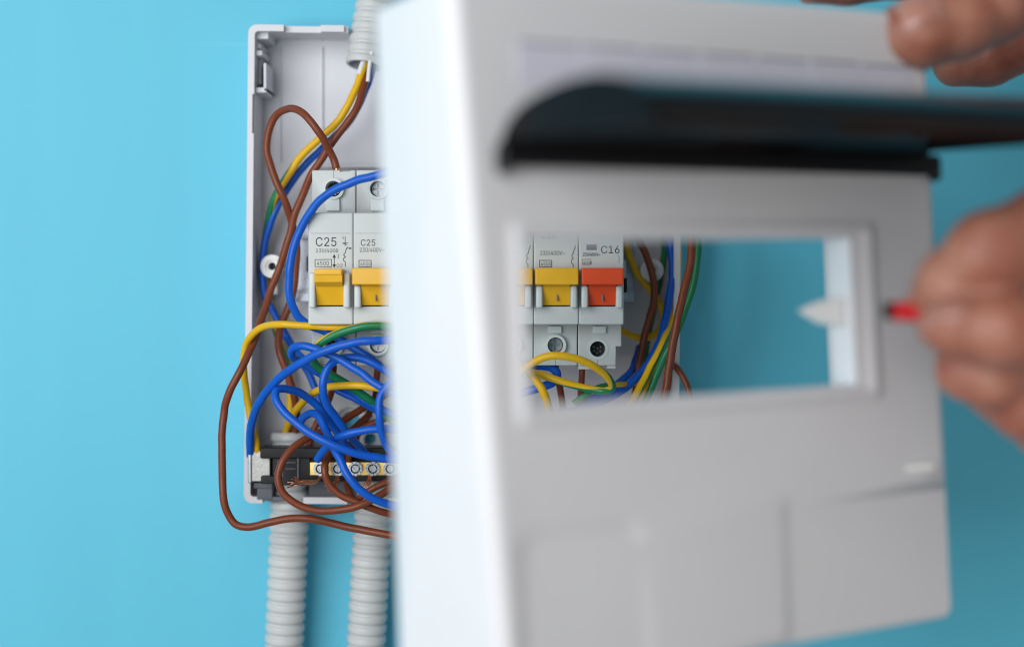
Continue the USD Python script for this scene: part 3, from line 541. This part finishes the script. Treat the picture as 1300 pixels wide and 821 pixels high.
# ------------------------------------------------------------------ hands
def surface_net(fn, lo, hi, h):
    ax = [np.arange(lo[k], hi[k] + h, h) for k in range(3)]
    G = np.stack(np.meshgrid(*ax, indexing='ij'), -1); V = fn(G.reshape(-1, 3)).reshape(G.shape[:3])
    S = V < 0
    c = np.zeros(tuple(np.array(S.shape) - 1), int)
    corner = [(i, j, k) for i in (0, 1) for j in (0, 1) for k in (0, 1)]
    sl = lambda A, o: A[o[0]:A.shape[0] - 1 + o[0], o[1]:A.shape[1] - 1 + o[1], o[2]:A.shape[2] - 1 + o[2]]
    for o_ in corner: c += sl(S, o_)
    act = (c > 0) & (c < 8); idx = -np.ones(c.shape, int); idx[act] = np.arange(act.sum())
    acc, cnt = np.zeros((act.sum(), 3)), np.zeros(act.sum())
    for a_ in corner:
        for k in range(3):
            if a_[k]: continue
            b_ = list(a_); b_[k] = 1; b_ = tuple(b_)
            va, vb = sl(V, a_)[act], sl(V, b_)[act]; cr = (va < 0) != (vb < 0)
            t = np.where(cr, va / np.where(cr, va - vb, 1), 0)
            p = np.tile(np.array(a_, float), (len(va), 1)); p[:, k] += t
            acc[cr] += p[cr]; cnt[cr] += 1
    verts = (np.argwhere(act) + acc / cnt[:, None]) * h + np.array([a_[0] for a_ in ax])
    quads = []
    for k in range(3):
        u, v = (k + 1) % 3, (k + 2) % 3
        s0 = [slice(None)] * 3; s1 = [slice(None)] * 3; s0[k] = slice(0, -1); s1[k] = slice(1, None)
        A, Bq = S[tuple(s0)], S[tuple(s1)]
        for flip in (0, 1):
            e = np.argwhere((A & ~Bq) if not flip else (~A & Bq))
            e = e[(e[:, u] > 0) & (e[:, v] > 0) & (e[:, u] < S.shape[u] - 1) & (e[:, v] < S.shape[v] - 1)]
            def cell(du, dv):
                q = e.copy(); q[:, u] -= du; q[:, v] -= dv; return idx[tuple(q.T)]
            q = np.stack([cell(1, 1), cell(0, 1), cell(0, 0), cell(1, 0)], 1)
            quads.append(q if not flip else q[:, ::-1])
    q = np.vstack(quads)
    return verts, np.vstack([q[:, [0, 1, 2]], q[:, [0, 2, 3]]])
def body_fn(chains, k=0.0035, wrinkles=()):
    """chains of [(x, y, z, r)...]: smooth union of tapered limbs"""
    bones = [(np.array(c[i]), np.array(c[i + 1]), kk) for c, kk in chains for i in range(len(c) - 1)]
    def fn(P):
        d = np.full(len(P), 1.0)
        for a_, b_, kk in bones:
            ab = b_[:3] - a_[:3]; t = np.clip((P - a_[:3]) @ ab / (ab @ ab), 0, 1)
            e = np.linalg.norm(P - a_[:3] - t[:, None] * ab, axis=1) - (a_[3] + t * (b_[3] - a_[3]))
            hh = np.clip(0.5 + 0.5 * (d - e) / kk, 0, 1)
            d = d * (1 - hh) + e * hh - kk * hh * (1 - hh)
        for c, dirn, amp, n_, wid in wrinkles:
            q = P - c; s = q @ dirn; r2 = (q ** 2).sum(1)
            d = d + amp * np.exp(-r2 / wid ** 2) * np.exp(-0.5 * ((s * n_) % 1 - 0.5) ** 2 / 0.02)
        d = d + (meshkit.fbm(P * 160.0, 3, 3) - 0.5) * 0.0009
        return d
    return fn
def J(px, py, h, rpx):
    p = at(px, py, h); return (*p, rpx / F * (D - h / 1000))
def hand(label, chains, wr, nails):
    fn = body_fn(chains, wrinkles=wr)
    pts = np.array([p for c, _ in chains for p in c]); R = pts[:, 3:].max()
    lo, hi = (pts[:, :3] - pts[:, 3:]).min(0) - 0.004, (pts[:, :3] + pts[:, 3:]).max(0) + 0.004
    v, f = surface_net(fn, lo, hi, 0.0015)
    t = trimesh.Trimesh(v, f, process=True)
    trimesh.smoothing.filter_taubin(t, iterations=6)
    if t.volume < 0: t.invert()
    h_ = thing('hand', label, 'hand')
    obj('skin', t, 'skin', h_, smooth=True)
    for c, axis, out, L, Wd in nails:
        axis = np.asarray(axis, float) / np.linalg.norm(axis); out = np.asarray(out, float); out -= axis * (out @ axis); out /= np.linalg.norm(out); side = np.cross(axis, out)
        su, sv = np.meshgrid(np.linspace(-1, 1, 15), np.linspace(-1, 1, 13), indexing='ij')
        rr_ = (np.abs(su) ** 3.5 + np.abs(sv) ** 3.5)
        q = c + (su * L / 2)[..., None] * axis + (sv * Wd / 2)[..., None] * side + out * 0.02
        Q = q.reshape(-1, 3).copy()
        for _ in range(40): Q -= out * np.clip(fn(Q), -0.001, 0.003)[:, None] * 0.8
        Q = Q.reshape(q.shape)
        hgt = 0.0005 - 0.0009 * np.clip(rr_ - 0.75, 0, 1.2)
        top = Q + out * hgt[..., None]; bot = Q - out * 0.0012
        n0, n1 = su.shape; ii = np.arange(n0 * n1).reshape(n0, n1)
        qd = np.stack([ii[:-1, :-1], ii[1:, :-1], ii[1:, 1:], ii[:-1, 1:]], -1).reshape(-1, 4)
        V = np.vstack([top.reshape(-1, 3), bot.reshape(-1, 3)]); Fq = np.vstack([qd, qd[:, ::-1] + n0 * n1])
        tt = trimesh.Trimesh(V, np.vstack([Fq[:, [0, 1, 2]], Fq[:, [0, 2, 3]]]), process=False)
        if tt.face_normals[:len(qd)].mean(0) @ out < 0: tt.invert()
        obj('fingernail', tt, 'nail', h_, smooth=True)
# upper hand: thumb on the front of the cover, fingers behind its top and right edge
thumb = [J(1141, 47, 166, 37), J(1166, 42, 167, 46), J(1215, 28, 164, 48), J(1260, 6, 158, 50), J(1320, -30, 146, 56), J(1400, -60, 125, 75)]
index = [J(1028, -12, 112, 18), J(1075, -20, 108, 27), J(1150, -34, 102, 32), J(1240, -50, 98, 34), J(1330, -50, 98, 40), J(1430, -40, 105, 60)]
middle = [J(1212, 84, 84, 27), J(1254, 76, 84, 34), J(1330, 44, 86, 36), J(1420, 0, 98, 50)]
ring_ = [J(1265, 62, 66, 24), J(1310, 58, 66, 30), J(1390, 40, 78, 36), J(1470, 10, 95, 50)]
little = [J(1330, 90, 60, 22), J(1390, 80, 66, 27), J(1480, 50, 90, 45)]
palm = [J(1420, -50, 115, 85), J(1500, -30, 108, 95), J(1600, -10, 105, 90)]
arm = [J(1560, -20, 106, 85), J(1680, -10, 104, 80), J(1850, 0, 104, 100)]
vx = lambda a_, b_: np.array(b_[:3]) - np.array(a_[:3])
ip = np.array(thumb[2][:3])
hand('upper hand gripping the top right corner of the white cover, thumb in front',
     [(thumb, 0.003), (index, 0.003), (middle, 0.0025), (ring_, 0.0025), (little, 0.0025), (palm, 0.012), (arm, 0.012)],
     [(ip + np.array([0, -0.008, 0]), vx(thumb[1], thumb[3]) / np.linalg.norm(vx(thumb[1], thumb[3])), 0.0006, 400, 0.008)],
     [(np.array(at(1164, 38, 167)), vx(thumb[2], thumb[0]), (0.05, -0.80, 0.6), 0.0145, 0.0125)])
# lower hand: pinching a red tipped tool that points at the cover
ix = [J(1176, 384, 210, 25), J(1203, 358, 216, 37), J(1255, 322, 222, 52), J(1345, 292, 214, 62), J(1450, 330, 205, 80)]
th = [J(1188, 414, 224, 24), J(1214, 416, 228, 33), J(1275, 420, 230, 44), J(1350, 430, 226, 52), J(1450, 440, 215, 80)]
md = [J(1226, 418, 200, 30), J(1226, 470, 204, 34), J(1262, 478, 208, 38), J(1350, 440, 206, 48), J(1450, 410, 205, 75)]
rg = [J(1285, 470, 190, 28), J(1262, 500, 198, 28), J(1300, 520, 204, 36), J(1380, 480, 204, 46), J(1470, 450, 204, 70)]
lt = [J(1330, 510, 185, 24), J(1318, 548, 192, 26), J(1370, 545, 198, 32), J(1440, 510, 200, 50)]
pm = [J(1440, 370, 205, 105), J(1520, 420, 200, 115), J(1620, 470, 195, 95)]
ar = [J(1600, 460, 195, 92), J(1750, 530, 190, 95), J(1900, 600, 185, 115)]
hand('lower hand pinching a red tipped tool against the right side of the cover',
     [(ix, 0.0045), (th, 0.0045), (md, 0.0045), (rg, 0.0045), (lt, 0.0045), (pm, 0.014), (ar, 0.014)],
     [(np.array(ix[2][:3]) + np.array([0, -0.009, 0.003]), vx(ix[1], ix[3]) / np.linalg.norm(vx(ix[1], ix[3])), 0.0006, 380, 0.009),
      (np.array(th[2][:3]) + np.array([0, -0.009, 0]), vx(th[1], th[3]) / np.linalg.norm(vx(th[1], th[3])), 0.0006, 380, 0.008)],
     [(np.array(at(1203, 415, 226)), vx(th[2], th[0]), (-0.1, -0.75, 0.65), 0.0115, 0.0085)])
sd = thing('screwdriver', 'thin red tool with a dark tip held in the lower hand', 'screwdriver')
a_, b_ = at(1121, 394, 210), at(1260, 402, 214)
ln = lambda t: a_ + (b_ - a_) * t
obj('shaft', tube(np.array([ln(t) for t in (0.09, 0.2, 0.5, 1.0)]), 0.0029, 20), 'tool_red', sd, smooth=40)
obj('tip', tube(np.array([ln(t) for t in (0.0, 0.03, 0.1)]), np.array([0.0022, 0.0026, 0.0027]), 20), 'black_plastic', sd, smooth=40)
